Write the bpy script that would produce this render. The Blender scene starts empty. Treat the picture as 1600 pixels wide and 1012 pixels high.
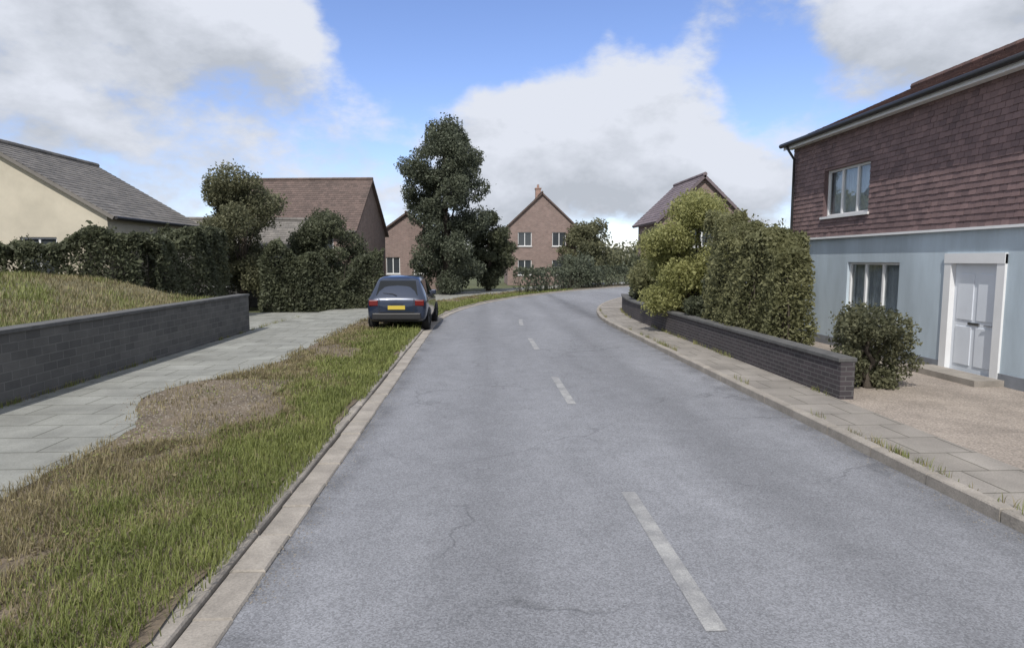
import bpy, math, random
import numpy as np
from mathutils import Vector, Matrix
random.seed(7); RNG = np.random.default_rng(11)
C = bpy.context.scene; COL = C.collection
R = math.radians

# ------------------------------------------------------------------ camera
cam = bpy.data.objects.new('camera', bpy.data.cameras.new('camera')); COL.objects.link(cam); C.camera = cam
cam.data.sensor_width = 36; cam.data.lens = 22.5; cam.data.clip_end = 6000; cam.data.clip_start = .05
cam.location = (0, 0, 2.2)
cam.rotation_euler = (R(90 - 5.7), 0, R(-2.85))

# ------------------------------------------------------------------ light
SUN_EL, SUN_AZ = 50, 198            # azimuth from +Y (along the street) towards +X
C.view_settings.view_transform = 'Standard'; C.view_settings.look = 'None'
C.view_settings.exposure = 0.7; C.view_settings.gamma = 1
sun = bpy.data.lights.new('sun', 'SUN'); sun.energy = 2.5; sun.angle = R(.6); sun.color = (1, .95, .88)
so = bpy.data.objects.new('sun', sun); COL.objects.link(so)
sd = Vector((math.sin(R(SUN_AZ)) * math.cos(R(SUN_EL)), math.cos(R(SUN_AZ)) * math.cos(R(SUN_EL)), math.sin(R(SUN_EL))))
so.rotation_euler = sd.to_track_quat('Z', 'Y').to_euler(); so.location = (0, 0, 60)

W = bpy.data.worlds.new('World'); C.world = W; W.use_nodes = True
nt = W.node_tree; N = nt.nodes; Lk = nt.links
bg = N['Background']; bg.inputs[1].default_value = .13
sky = N.new('ShaderNodeTexSky'); sky.sky_type = 'NISHITA'; sky.sun_disc = False
sky.sun_elevation = R(SUN_EL); sky.sun_rotation = R(SUN_AZ); sky.air_density = 1.0; sky.dust_density = .3; sky.ozone_density = 2.5
def M_(op, a, b=None, c=None, clamp=False):
    n = N.new('ShaderNodeMath'); n.operation = op; n.use_clamp = clamp
    for i, v in enumerate((a, b, c)):
        if v is None: continue
        if isinstance(v, (int, float)): n.inputs[i].default_value = v
        else: Lk.new(v, n.inputs[i])
    return n.outputs[0]
def V_(op, a, b=None):
    n = N.new('ShaderNodeVectorMath'); n.operation = op
    for i, v in enumerate((a, b)):
        if v is None: continue
        if isinstance(v, tuple): n.inputs[i].default_value = v
        else: Lk.new(v, n.inputs[i])
    return n.outputs['Value'] if op in ('LENGTH', 'DOT_PRODUCT') else n.outputs[0]
tc = N.new('ShaderNodeTexCoord')
def cloud_noise(vec, scale, detail=9, rough=.58):
    n = N.new('ShaderNodeTexNoise'); n.inputs['Scale'].default_value = scale
    n.inputs['Detail'].default_value = detail; n.inputs['Roughness'].default_value = rough
    Lk.new(vec, n.inputs['Vector']); return n
def ae(az, el):
    return (math.sin(R(az)) * math.cos(R(el)), math.cos(R(az)) * math.cos(R(el)), math.sin(R(el)))
# cumulus banks: azimuth, elevation, half-width, half-height (degrees), weight
BANKS = [(-27, 19, 13, 4.6, 1.0), (-15, 17, 5.5, 4.5, .8), (-24, 7.5, 9, 4.2, .62), (-34, 12, 7, 4, .5), (2, 11.5, 6, 5, .95), (14, 12.5, 8.5, 5.5, 1.0),
         (9, 7, 13, 5, .8), (27, 20, 8, 3.0, .7), (37, 18, 9, 5, .85), (24, 7, 6, 4, .5),
         (-10, 10, 3, 5, .25), (-6, 18, 6, 4.5, -.9), (23, 15, 3.6, 3.6, -.9), (3, 20.5, 11, 3.4, -1.1),
         (95, 38, 42, 34, 1.1), (-95, 34, 46, 34, 1.15), (178, 40, 60, 40, 1.1), (-178, 40, 60, 40, 1.1), (0, 70, 200, 17, .8), (40, 50, 14, 10, .7)]  # last row: unseen banks beside, behind and overhead, added to brighten the shade
def cloud_density(shift):
    base = V_('ADD', tc.outputs['Generated'], shift)
    wn = cloud_noise(base, 5.5, 4, .5)
    warp = V_('SUBTRACT', wn.outputs['Color'], (.5, .5, .5))
    sc = N.new('ShaderNodeVectorMath'); sc.operation = 'SCALE'; Lk.new(warp, sc.inputs[0]); sc.inputs['Scale'].default_value = .13
    d = V_('ADD', base, sc.outputs[0])
    sx = N.new('ShaderNodeSeparateXYZ'); Lk.new(d, sx.inputs[0])
    az = M_('ARCTAN2', sx.outputs[0], sx.outputs[1]); el = M_('ARCSINE', sx.outputs[2])
    tot = None
    for a, e, hw, hh, w in BANKS:
        u = M_('MULTIPLY', M_('SUBTRACT', az, R(a)), 1 / R(hw)); v = M_('MULTIPLY', M_('SUBTRACT', el, R(e)), 1 / R(hh))
        q = M_('ADD', M_('MULTIPLY', u, u), M_('MULTIPLY', v, v))
        g = M_('MULTIPLY', M_('EXPONENT', M_('MULTIPLY', q, -.8)), w)
        tot = g if tot is None else M_('ADD', tot, g)
    st = V_('MULTIPLY', base, (1, 1, 1.7))
    n = cloud_noise(st, 6.5, 10, .6)
    return M_('ADD', M_('MULTIPLY', tot, .75), M_('MULTIPLY', M_('SUBTRACT', n.outputs['Fac'], .5), 1.7))
den = cloud_density((0, 0, 0)); den2 = cloud_density((.012, .02, .045))
mr = N.new('ShaderNodeMapRange'); mr.interpolation_type = 'SMOOTHSTEP'; Lk.new(den, mr.inputs[0])
mr.inputs[1].default_value = .14; mr.inputs[2].default_value = .62
lit = M_('ADD', M_('MULTIPLY', M_('SUBTRACT', den, den2), 1.5), .6, clamp=True)
cc = N.new('ShaderNodeMix'); cc.data_type = 'RGBA'; Lk.new(lit, cc.inputs[0])
cc.inputs[6].default_value = (2.4, 2.58, 2.9, 1); cc.inputs[7].default_value = (3.6, 3.78, 4.2, 1)
tint = N.new('ShaderNodeMix'); tint.data_type = 'RGBA'; tint.blend_type = 'MULTIPLY'; tint.inputs[0].default_value = 1
Lk.new(sky.outputs[0], tint.inputs[6]); tint.inputs[7].default_value = (.76, .745, .9, 1)
mx = N.new('ShaderNodeMix'); mx.data_type = 'RGBA'; Lk.new(mr.outputs[0], mx.inputs[0])
Lk.new(tint.outputs[2], mx.inputs[6]); Lk.new(cc.outputs[2], mx.inputs[7]); Lk.new(mx.outputs[2], bg.inputs[0])

# ------------------------------------------------------------------ materials
def mat(name, col, rough=.8, var=.25, scale=3., bump=.0, bscale=40., metal=0, col2=None, fine=0., stretch=None):
    m = bpy.data.materials.new(name); m.use_nodes = True; t = m.node_tree; b = t.nodes['Principled BSDF']
    b.inputs['Roughness'].default_value = rough; b.inputs['Metallic'].default_value = metal
    tcn = t.nodes.new('ShaderNodeTexCoord')
    n = t.nodes.new('ShaderNodeTexNoise'); n.inputs['Scale'].default_value = scale; n.inputs['Detail'].default_value = 8; n.inputs['Roughness'].default_value = .65
    t.links.new(tcn.outputs['Object'], n.inputs['Vector'])
    if stretch:
        mp_ = t.nodes.new('ShaderNodeMapping'); mp_.inputs['Scale'].default_value = stretch; t.links.new(tcn.outputs['Object'], mp_.inputs[0]); t.links.new(mp_.outputs[0], n.inputs['Vector'])
    r = t.nodes.new('ShaderNodeValToRGB'); t.links.new(n.outputs['Fac'], r.inputs[0])
    c2 = col2 or tuple(c * (1 - var) for c in col); c1 = tuple(min(1, c * (1 + var * .6)) for c in col)
    r.color_ramp.elements[0].position = .32; r.color_ramp.elements[0].color = (*c2, 1)
    r.color_ramp.elements[1].position = .68; r.color_ramp.elements[1].color = (*c1, 1)
    out = r.outputs[0]
    if fine:
        f = t.nodes.new('ShaderNodeTexNoise'); f.inputs['Scale'].default_value = bscale; f.inputs['Detail'].default_value = 3
        t.links.new(tcn.outputs['Object'], f.inputs['Vector'])
        mp = t.nodes.new('ShaderNodeMapRange'); t.links.new(f.outputs['Fac'], mp.inputs[0])
        mp.inputs[1].default_value = .3; mp.inputs[2].default_value = .7; mp.inputs[3].default_value = 1 - fine; mp.inputs[4].default_value = 1 + fine
        mm = t.nodes.new('ShaderNodeMix'); mm.data_type = 'RGBA'; mm.blend_type = 'MULTIPLY'; mm.inputs[0].default_value = 1
        t.links.new(out, mm.inputs[6]); t.links.new(mp.outputs[0], mm.inputs[7]); out = mm.outputs[2]
    t.links.new(out, b.inputs['Base Color'])
    if bump:
        bn = t.nodes.new('ShaderNodeTexNoise'); bn.inputs['Scale'].default_value = bscale; bn.inputs['Detail'].default_value = 5
        t.links.new(tcn.outputs['Object'], bn.inputs['Vector'])
        bp = t.nodes.new('ShaderNodeBump'); bp.inputs['Strength'].default_value = bump; bp.inputs['Distance'].default_value = .02
        t.links.new(bn.outputs['Fac'], bp.inputs['Height']); t.links.new(bp.outputs[0], b.inputs['Normal'])
    return m
def leafmat(name, a, b_, trans=.3, rough=.55, clump=.9):
    m = bpy.data.materials.new(name); m.use_nodes = True; t = m.node_tree; b = t.nodes['Principled BSDF']
    b.inputs['Roughness'].default_value = rough; b.inputs['Specular IOR Level'].default_value = .3
    g = t.nodes.new('ShaderNodeNewGeometry'); tcn = t.nodes.new('ShaderNodeTexCoord')
    n = t.nodes.new('ShaderNodeTexNoise'); n.inputs['Scale'].default_value = clump; n.inputs['Detail'].default_value = 4
    t.links.new(tcn.outputs['Object'], n.inputs['Vector'])
    ad = t.nodes.new('ShaderNodeMath'); ad.operation = 'MULTIPLY_ADD'; t.links.new(g.outputs['Random Per Island'], ad.inputs[0]); ad.inputs[1].default_value = .55
    sb = t.nodes.new('ShaderNodeMath'); sb.operation = 'MULTIPLY_ADD'; t.links.new(n.outputs['Fac'], sb.inputs[0]); sb.inputs[1].default_value = 1.6; sb.inputs[2].default_value = -.58
    t.links.new(sb.outputs[0], ad.inputs[2])
    r = t.nodes.new('ShaderNodeValToRGB'); t.links.new(ad.outputs[0], r.inputs[0])
    r.color_ramp.elements[0].position = .1; r.color_ramp.elements[0].color = (*a, 1); r.color_ramp.elements[1].position = .9; r.color_ramp.elements[1].color = (*b_, 1)
    t.links.new(r.outputs[0], b.inputs['Base Color'])
    tr = t.nodes.new('ShaderNodeBsdfTranslucent'); t.links.new(r.outputs[0], tr.inputs[0])
    mxs = t.nodes.new('ShaderNodeMixShader'); mxs.inputs[0].default_value = trans
    t.links.new(b.outputs[0], mxs.inputs[1]); t.links.new(tr.outputs[0], mxs.inputs[2]); t.links.new(mxs.outputs[0], t.nodes['Material Output'].inputs[0])
    return m
def tilemat(name, a, b_, rough=.8):
    m = bpy.data.materials.new(name); m.use_nodes = True; t = m.node_tree; b = t.nodes['Principled BSDF']; b.inputs['Roughness'].default_value = rough
    g = t.nodes.new('ShaderNodeNewGeometry'); tcn = t.nodes.new('ShaderNodeTexCoord')
    n = t.nodes.new('ShaderNodeTexNoise'); n.inputs['Scale'].default_value = 1.1; n.inputs['Detail'].default_value = 8; n.inputs['Roughness'].default_value = .7
    t.links.new(tcn.outputs['Object'], n.inputs['Vector'])
    ad = t.nodes.new('ShaderNodeMath'); ad.operation = 'MULTIPLY_ADD'; t.links.new(g.outputs['Random Per Island'], ad.inputs[0]); ad.inputs[1].default_value = .5
    sb = t.nodes.new('ShaderNodeMath'); sb.operation = 'MULTIPLY_ADD'; t.links.new(n.outputs['Fac'], sb.inputs[0]); sb.inputs[1].default_value = 1.2; sb.inputs[2].default_value = -.35
    t.links.new(sb.outputs[0], ad.inputs[2])
    r = t.nodes.new('ShaderNodeValToRGB'); t.links.new(ad.outputs[0], r.inputs[0])
    r.color_ramp.elements[0].position = .1; r.color_ramp.elements[0].color = (*a, 1); r.color_ramp.elements[1].position = .9; r.color_ramp.elements[1].color = (*b_, 1)
    t.links.new(r.outputs[0], b.inputs['Base Color'])
    bn = t.nodes.new('ShaderNodeTexNoise'); bn.inputs['Scale'].default_value = 60; t.links.new(tcn.outputs['Object'], bn.inputs['Vector'])
    bp = t.nodes.new('ShaderNodeBump'); bp.inputs['Strength'].default_value = .25; bp.inputs['Distance'].default_value = .01
    t.links.new(bn.outputs['Fac'], bp.inputs['Height']); t.links.new(bp.outputs[0], b.inputs['Normal'])
    return m
def brickmat(name, c1, c2, mortar, bw=.225, bh=.075, axes='XZ'):
    m = bpy.data.materials.new(name); m.use_nodes = True; t = m.node_tree; b = t.nodes['Principled BSDF']; b.inputs['Roughness'].default_value = .9
    tcn = t.nodes.new('ShaderNodeTexCoord'); sp = t.nodes.new('ShaderNodeSeparateXYZ'); t.links.new(tcn.outputs['Object'], sp.inputs[0])
    ax = t.nodes.new('ShaderNodeMath'); ax.operation = 'ADD'; t.links.new(sp.outputs[0], ax.inputs[0]); t.links.new(sp.outputs[1], ax.inputs[1])
    cb = t.nodes.new('ShaderNodeCombineXYZ'); t.links.new(ax.outputs[0], cb.inputs[0]); t.links.new(sp.outputs[2], cb.inputs[1])
    br = t.nodes.new('ShaderNodeTexBrick'); t.links.new(cb.outputs[0], br.inputs['Vector']); br.inputs['Scale'].default_value = 1
    br.inputs['Color1'].default_value = (*c1, 1); br.inputs['Color2'].default_value = (*c2, 1); br.inputs['Mortar'].default_value = (*mortar, 1)
    br.inputs['Brick Width'].default_value = bw; br.inputs['Row Height'].default_value = bh; br.inputs['Mortar Size'].default_value = .009
    n = t.nodes.new('ShaderNodeTexNoise'); n.inputs['Scale'].default_value = 2.2; n.inputs['Detail'].default_value = 9; n.inputs['Roughness'].default_value = .7
    t.links.new(tcn.outputs['Object'], n.inputs['Vector'])
    mp = t.nodes.new('ShaderNodeMapRange'); t.links.new(n.outputs['Fac'], mp.inputs[0]); mp.inputs[1].default_value = .3; mp.inputs[2].default_value = .7; mp.inputs[3].default_value = .8; mp.inputs[4].default_value = 1.12
    mm = t.nodes.new('ShaderNodeMix'); mm.data_type = 'RGBA'; mm.blend_type = 'MULTIPLY'; mm.inputs[0].default_value = 1
    t.links.new(br.outputs['Color'], mm.inputs[6]); t.links.new(mp.outputs[0], mm.inputs[7]); t.links.new(mm.outputs[2], b.inputs['Base Color'])
    bp = t.nodes.new('ShaderNodeBump'); bp.inputs['Strength'].default_value = .6; bp.inputs['Distance'].default_value = .01; bp.invert = True
    t.links.new(br.outputs['Fac'], bp.inputs['Height']); t.links.new(bp.outputs[0], b.inputs['Normal'])
    return m
def plain(name, col, rough=.5, metal=0, coat=0):
    m = bpy.data.materials.new(name); m.use_nodes = True; b = m.node_tree.nodes['Principled BSDF']
    b.inputs['Base Color'].default_value = (*col, 1); b.inputs['Roughness'].default_value = rough; b.inputs['Metallic'].default_value = metal; b.inputs['Coat Weight'].default_value = coat
    return m

def road_mat():
    m = bpy.data.materials.new('asphalt'); m.use_nodes = True; t = m.node_tree; b = t.nodes['Principled BSDF']; lk = t.links.new
    tcn = t.nodes.new('ShaderNodeTexCoord'); P = tcn.outputs['Object']
    def noise(s, d=6, r=.6, vec=P):
        n = t.nodes.new('ShaderNodeTexNoise'); n.inputs['Scale'].default_value = s; n.inputs['Detail'].default_value = d; n.inputs['Roughness'].default_value = r; lk(vec, n.inputs['Vector']); return n.outputs['Fac']
    def mth(op, a, b_=None, c=None):
        n = t.nodes.new('ShaderNodeMath'); n.operation = op
        for i, v in enumerate((a, b_, c)):
            if v is None: continue
            if isinstance(v, (int, float)): n.inputs[i].default_value = v
            else: lk(v, n.inputs[i])
        return n.outputs[0]
    def rng(v, a, b_, c, d):
        n = t.nodes.new('ShaderNodeMapRange'); lk(v, n.inputs[0])
        for i, q in enumerate((a, b_, c, d)): n.inputs[i + 1].default_value = q
        return n.outputs[0]
    ma = t.nodes.new('ShaderNodeMapping'); lk(P, ma.inputs[0]); ma.inputs['Scale'].default_value = (1, .22, 1)
    big = rng(noise(.55, 8, .62, ma.outputs[0]), .3, .7, .8, 1.18)
    mid = rng(noise(2.6, 9, .72), .3, .7, .88, 1.1)
    vo = t.nodes.new('ShaderNodeTexVoronoi'); vo.inputs['Scale'].default_value = 95; lk(P, vo.inputs['Vector'])
    sepc = t.nodes.new('ShaderNodeSeparateColor'); lk(vo.outputs['Color'], sepc.inputs[0])
    stone = rng(sepc.outputs[0], 0, 1, .72, 1.32)
    # worn oil strips down the middle of each lane
    sp = t.nodes.new('ShaderNodeSeparateXYZ'); lk(P, sp.inputs[0])
    xw = mth('ADD', sp.outputs[0], mth('MULTIPLY', mth('SUBTRACT', noise(.5, 3), .5), .5))
    def strip(c, w):
        u = mth('MULTIPLY', mth('SUBTRACT', xw, c), 1 / w); return mth('EXPONENT', mth('MULTIPLY', mth('MULTIPLY', u, u), -1))
    oil = mth('ADD', strip(.1, .34), strip(2.85, .36))
    oilf = mth('SUBTRACT', 1, mth('MULTIPLY', oil, rng(noise(1.1, 5, .6, ma.outputs[0]), .3, .7, .05, .24)))
    # cracks
    wv = t.nodes.new('ShaderNodeMapping'); lk(P, wv.inputs[0])
    wn = t.nodes.new('ShaderNodeTexNoise'); wn.inputs['Scale'].default_value = 1.6; wn.inputs['Detail'].default_value = 7; lk(P, wn.inputs['Vector'])
    va = t.nodes.new('ShaderNodeVectorMath'); va.operation = 'ADD'; lk(P, va.inputs[0]); lk(wn.outputs['Color'], va.inputs[1])
    cv = t.nodes.new('ShaderNodeTexVoronoi'); cv.feature = 'DISTANCE_TO_EDGE'; cv.inputs['Scale'].default_value = .42; lk(va.outputs[0], cv.inputs['Vector'])
    crack = rng(cv.outputs['Distance'], .0, .012, 1, 0)
    crk = mth('MULTIPLY', crack, rng(noise(.35, 3), .46, .58, 0, 1)); 
    crf = mth('SUBTRACT', 1, mth('MULTIPLY', crk, .3))
    dirt = mth('SUBTRACT', 1, mth('MULTIPLY', mth('ADD', strip(-1.5, .22), strip(4.38, .3)), rng(noise(2.4, 6), .35, .65, .1, .45)))
    crf = mth('MULTIPLY', crf, dirt)
    f = mth('MULTIPLY', mth('MULTIPLY', mth('MULTIPLY', big, mid), mth('MULTIPLY', stone, oilf)), crf)
    mm = t.nodes.new('ShaderNodeMix'); mm.data_type = 'RGBA'; mm.blend_type = 'MULTIPLY'; mm.inputs[0].default_value = 1
    mm.inputs[6].default_value = (.204, .21, .228, 1); lk(f, mm.inputs[7]); lk(mm.outputs[2], b.inputs['Base Color'])
    b.inputs['Roughness'].default_value = .82; b.inputs['Specular IOR Level'].default_value = .35
    bp = t.nodes.new('ShaderNodeBump'); bp.inputs['Strength'].default_value = .5; bp.inputs['Distance'].default_value = .006
    lk(mth('ADD', sepc.outputs[1], mth('MULTIPLY', crk, -1)), bp.inputs['Height']); lk(bp.outputs[0], b.inputs['Normal'])
    return m

MT = dict(
    road=road_mat(),
    ground=mat('meadow', (.085, .095, .04), .95, .4, .4, .4, 30),
    lawnsoil=mat('lawn_thatch', (.14, .13, .075), .95, .3, 1.1, .5, 40, fine=.2),
    soil=mat('verge_soil', (.145, .115, .082), .95, .4, 1.3, .6, 35, fine=.25),
    path=mat('pale_paving', (.215, .218, .198), .9, .28, 1.2, .35, 60, fine=.14),
    foot=mat('footway_asphalt', (.25, .232, .21), .9, .22, 1.4, .4, 90, fine=.2),
    fore=mat('forecourt_gravel', (.30, .26, .225), .95, .25, 1.4, .9, 45, fine=.35),
    grit=tilemat('grit_stone', (.10, .085, .065), (.30, .27, .23)),
    kerb=mat('kerb_concrete', (.29, .265, .235), .9, .3, 2.5, .3, 60, fine=.14),
    paint=mat('road_paint', (.30, .30, .295), .75, .3, 4, .3, 90, col2=(.185, .187, .195), fine=.2),
    rtile=tilemat('hanging_tiles', (.11, .075, .078), (.23, .155, .152)),
    rroof=tilemat('roof_tiles', (.07, .045, .042), (.17, .10, .085)),
    broof=tilemat('brown_roof_tiles', (.07, .052, .046), (.14, .10, .088)),
    groof=tilemat('grey_roof_tiles', (.10, .095, .09), (.2, .185, .17)),
    sroof=tilemat('slate_roof', (.11, .09, .10), (.21, .17, .185)),
    palewall=mat('pale_blue_render', (.44, .52, .585), .92, .2, 1.3, .35, 90, fine=.06, stretch=(1, 1, .22)),
    white=mat('white_paint', (.72, .73, .74), .5, .06, 2),
    cream=mat('cream_render', (.52, .48, .39), .9, .12, 1.2, .2, 100, fine=.05),
    brick=brickmat('red_brick', (.36, .2, .16), (.27, .15, .125), (.4, .36, .32)),
    pbrick=brickmat('pink_brick', (.27, .185, .165), (.21, .145, .13), (.30, .27, .25)),
    dbrick=brickmat('dark_purple_brick', (.06, .05, .056), (.042, .037, .042), (.10, .096, .098)),
    dstone=brickmat('dark_stone', (.115, .112, .108), (.078, .077, .076), (.14, .138, .132), .34, .14),
    coping=mat('coping_stone', (.10, .10, .10), .9, .3, 4, .3, 50),
    plinth=mat('grey_plinth', (.2, .215, .24), .9, .2, 3, .2, 60),
    glass=plain('window_glass', (.05, .058, .066), .04), clear=None, curtain=mat('net_curtain', (.50, .52, .56), .95, .12, 6),
    black=plain('black_plastic', (.02, .02, .022), .5),
    door=mat('white_door', (.66, .7, .76), .45, .05, 2),
    bark=mat('bark', (.085, .07, .055), .95, .4, 6, .8, 30),
    g_dark=leafmat('foliage_dark', (.062, .072, .046), (.165, .18, .11), .45),
    g_fir=leafmat('foliage_conifer', (.07, .083, .058), (.16, .18, .125), .38),
    g_olive=leafmat('foliage_olive', (.145, .15, .075), (.31, .31, .165), .52),
    g_mid=leafmat('foliage_mid', (.105, .112, .068), (.25, .25, .15), .5),
    g_yel=leafmat('foliage_yellow', (.22, .23, .085), (.46, .46, .21), .55),
    grass=leafmat('grass_green', (.12, .145, .04), (.25, .275, .09), .3, clump=1.6),
    dry=leafmat('grass_dry', (.165, .14, .075), (.32, .275, .155), .3, clump=1.6),
    carblue=plain('dark_blue_car_paint', (.014, .024, .052), .28, .3, 1),
    carblack=plain('black_car_paint', (.012, .013, .016), .3, .3, 1),
    carglass=plain('car_glass', (.012, .014, .016), .04),
    tyre=plain('tyre_rubber', (.018, .018, .018), .85), rim=plain('alloy_rim', (.4, .41, .42), .3, .9),
    red=plain('red_lamp', (.13, .008, .008), .2, 0, .5), plate=plain('yellow_plate', (.55, .42, .06), .5), chrome=plain('headlamp_glass', (.5, .5, .5), .1, .6),
)

def flags(name, col, w, h, gap):
    m = mat(name, col, .9, .28, 1.1, .3, 60, fine=.14); t = m.node_tree; b = t.nodes['Principled BSDF']; src = b.inputs['Base Color'].links[0].from_socket
    tcn = t.nodes.new('ShaderNodeTexCoord'); br = t.nodes.new('ShaderNodeTexBrick'); t.links.new(tcn.outputs['Object'], br.inputs['Vector']); br.inputs['Scale'].default_value = 1
    br.inputs['Color1'].default_value = (1, 1, 1, 1); br.inputs['Color2'].default_value = (.86, .86, .85, 1); br.inputs['Mortar'].default_value = (.42, .42, .38, 1)
    br.inputs['Brick Width'].default_value = w; br.inputs['Row Height'].default_value = h; br.inputs['Mortar Size'].default_value = gap
    mm = t.nodes.new('ShaderNodeMix'); mm.data_type = 'RGBA'; mm.blend_type = 'MULTIPLY'; mm.inputs[0].default_value = 1
    t.links.new(src, mm.inputs[6]); t.links.new(br.outputs['Color'], mm.inputs[7]); t.links.new(mm.outputs[2], b.inputs['Base Color']); return m
MT['path'] = flags('pale_flagstones', (.262, .266, .244), .9, .6, .012)
MT['foot'] = flags('beige_flagstones', (.265, .245, .222), .6, .6, .01)
def clear_glass():
    m = bpy.data.materials.new('clear_glass'); m.use_nodes = True; t = m.node_tree
    g = t.nodes.new('ShaderNodeBsdfGlossy'); g.inputs['Roughness'].default_value = .02; tr = t.nodes.new('ShaderNodeBsdfTransparent'); tr.inputs[0].default_value = (.88, .91, .92, 1)
    lw = t.nodes.new('ShaderNodeLayerWeight'); lw.inputs[0].default_value = .5; pw = t.nodes.new('ShaderNodeMath'); pw.operation = 'POWER'; pw.inputs[1].default_value = 3.5
    t.links.new(lw.outputs['Facing'], pw.inputs[0]); f = t.nodes.new('ShaderNodeMath'); f.operation = 'MULTIPLY_ADD'; f.inputs[1].default_value = .75; f.inputs[2].default_value = .06
    t.links.new(pw.outputs[0], f.inputs[0]); mx_ = t.nodes.new('ShaderNodeMixShader')
    t.links.new(f.outputs[0], mx_.inputs[0]); t.links.new(tr.outputs[0], mx_.inputs[1]); t.links.new(g.outputs[0], mx_.inputs[2]); t.links.new(mx_.outputs[0], t.nodes['Material Output'].inputs[0]); return m
MT['clear'] = clear_glass()
# ------------------------------------------------------------------ object helpers
def mesh_obj(name, verts, faces, m, parent=None, smooth=False, midx=None):
    verts = np.asarray(verts, dtype=np.float64)
    if parent is not None: verts = verts - np.array(parent_world(parent))
    me = bpy.data.meshes.new(name)
    me.from_pydata(verts.tolist(), [], faces if isinstance(faces, list) else faces.tolist())
    mats = m if isinstance(m, (list, tuple)) else [m]
    for q in mats: me.materials.append(q)
    if midx is not None: me.polygons.foreach_set('material_index', np.asarray(midx, dtype=np.int32))
    if smooth: me.polygons.foreach_set('use_smooth', np.ones(len(me.polygons), dtype=bool))
    me.update()
    o = bpy.data.objects.new(name, me); COL.objects.link(o)
    if parent is not None: o.parent = parent
    return o
def parent_world(p):
    v = Vector((0, 0, 0))
    while p is not None: v = v + p.location; p = p.parent
    return v
def thing(name, label, cat, loc, group=None):
    o = bpy.data.objects.new(name, None); COL.objects.link(o); o.location = loc; o.empty_display_size = .3
    return tag(o, label, cat, group)
def tag(o, label, cat, group=None):
    o['label'] = label; o['category'] = cat
    if group: o['group'] = group
    return o
class MB:
    def __init__(s): s.v = []; s.f = []
    def quad(s, *p):
        n = len(s.v); s.v += [tuple(q) for q in p]; s.f.append(tuple(range(n, n + len(p))))
    def box(s, a, b, tf=None):
        (x0, y0, z0), (x1, y1, z1) = a, b
        p = [(x0, y0, z0), (x1, y0, z0), (x1, y1, z0), (x0, y1, z0), (x0, y0, z1), (x1, y0, z1), (x1, y1, z1), (x0, y1, z1)]
        n = len(s.v); s.v += p
        s.f += [tuple(n + i for i in q) for q in ((0, 3, 2, 1), (4, 5, 6, 7), (0, 1, 5, 4), (1, 2, 6, 5), (2, 3, 7, 6), (3, 0, 4, 7))]
    def tube(s, pts, rad, seg=8, cap=True):
        n0 = len(s.v)
        for i, p in enumerate(pts):
            p = Vector(p); d = Vector(pts[min(i + 1, len(pts) - 1)]) - Vector(pts[max(i - 1, 0)]); d.normalize()
            a = d.orthogonal().normalized(); b = d.cross(a)
            for k in range(seg):
                t = 2 * math.pi * k / seg; q = p + (a * math.cos(t) + b * math.sin(t)) * rad[i]; s.v.append(tuple(q))
        for i in range(len(pts) - 1):
            for k in range(seg):
                a = n0 + i * seg + k; b = n0 + i * seg + (k + 1) % seg; s.f.append((a, b, b + seg, a + seg))
        if cap:
            s.f.append(tuple(n0 + k for k in reversed(range(seg)))); s.f.append(tuple(n0 + (len(pts) - 1) * seg + k for k in range(seg)))
    def tf(s, fn): s.v = [tuple(fn(p)) for p in s.v]; return s
    def build(s, name, m, parent=None, smooth=False, bevel=0):
        o = mesh_obj(name, s.v, s.f, m, parent, smooth)
        if bevel:
            b = o.modifiers.new('bevel', 'BEVEL'); b.width = bevel; b.segments = 2; b.limit_method = 'ANGLE'
        return o

# ------------------------------------------------------------------ setting: ground, road, path
def bend(z):                      # the street bends to the right beyond 21 m
    u = max(0., z - 21.); return u * u / 70.
def bslope(z): return max(0., z - 21.) / 35.
def at(x, z):                     # street coordinates -> world x, y
    s = bslope(z); k = 1 / math.sqrt(1 + s * s); return (bend(z) + x * k, z - x * s * k)
ZS = [-6, -2, 1] + list(np.arange(2, 26, 1.0)) + list(np.arange(26, 71, 1.5))
def worn(z): return -4.2 - .95 * math.exp(-((z - 10.2) / 2.0) ** 2) - .12 * math.sin(z * 1.3) * math.exp(-((z - 8) / 6.) ** 2)
def strip(name, x0, x1, z, m, zs=ZS, kind='structure', ragged=0, cols=1):
    v = []; f = []
    xs = [x0 + (x1 - x0) * i / cols for i in range(cols + 1)] if not (callable(x0) or callable(x1)) else None
    for q in zs:
        if callable(x0): xs = [x0(q), x1]
        elif callable(x1): xs = [x0, x1(q)]
        for i, x in enumerate(xs):
            xx = x + (random.uniform(-ragged, ragged) if i in (0, cols) else 0); a = at(xx, q); v.append((a[0], a[1], z))
    n = cols + 1
    for i in range(len(zs) - 1):
        for k in range(cols): f.append((i * n + k, i * n + k + 1, (i + 1) * n + k + 1, (i + 1) * n + k))
    o = mesh_obj(name, v, f, m); o['kind'] = kind; return o
mesh_obj('ground', [(-1500, -60, -.02), (1500, -60, -.02), (1500, 2500, -.02), (-1500, 2500, -.02)], [(0, 1, 2, 3)], MT['ground'])['kind'] = 'structure'
strip('road', -1.72, 4.4, 0, MT['road'])
zf = list(np.arange(-2, 26, .25)) + list(np.arange(26, 60, 1.0))
strip('verge_ground', lambda z: worn(z) - .05, -1.9, .07, MT['soil'], zf, ragged=.04)
strip('path', -7.0, worn, .074, MT['path'], zf, ragged=.05)
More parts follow.
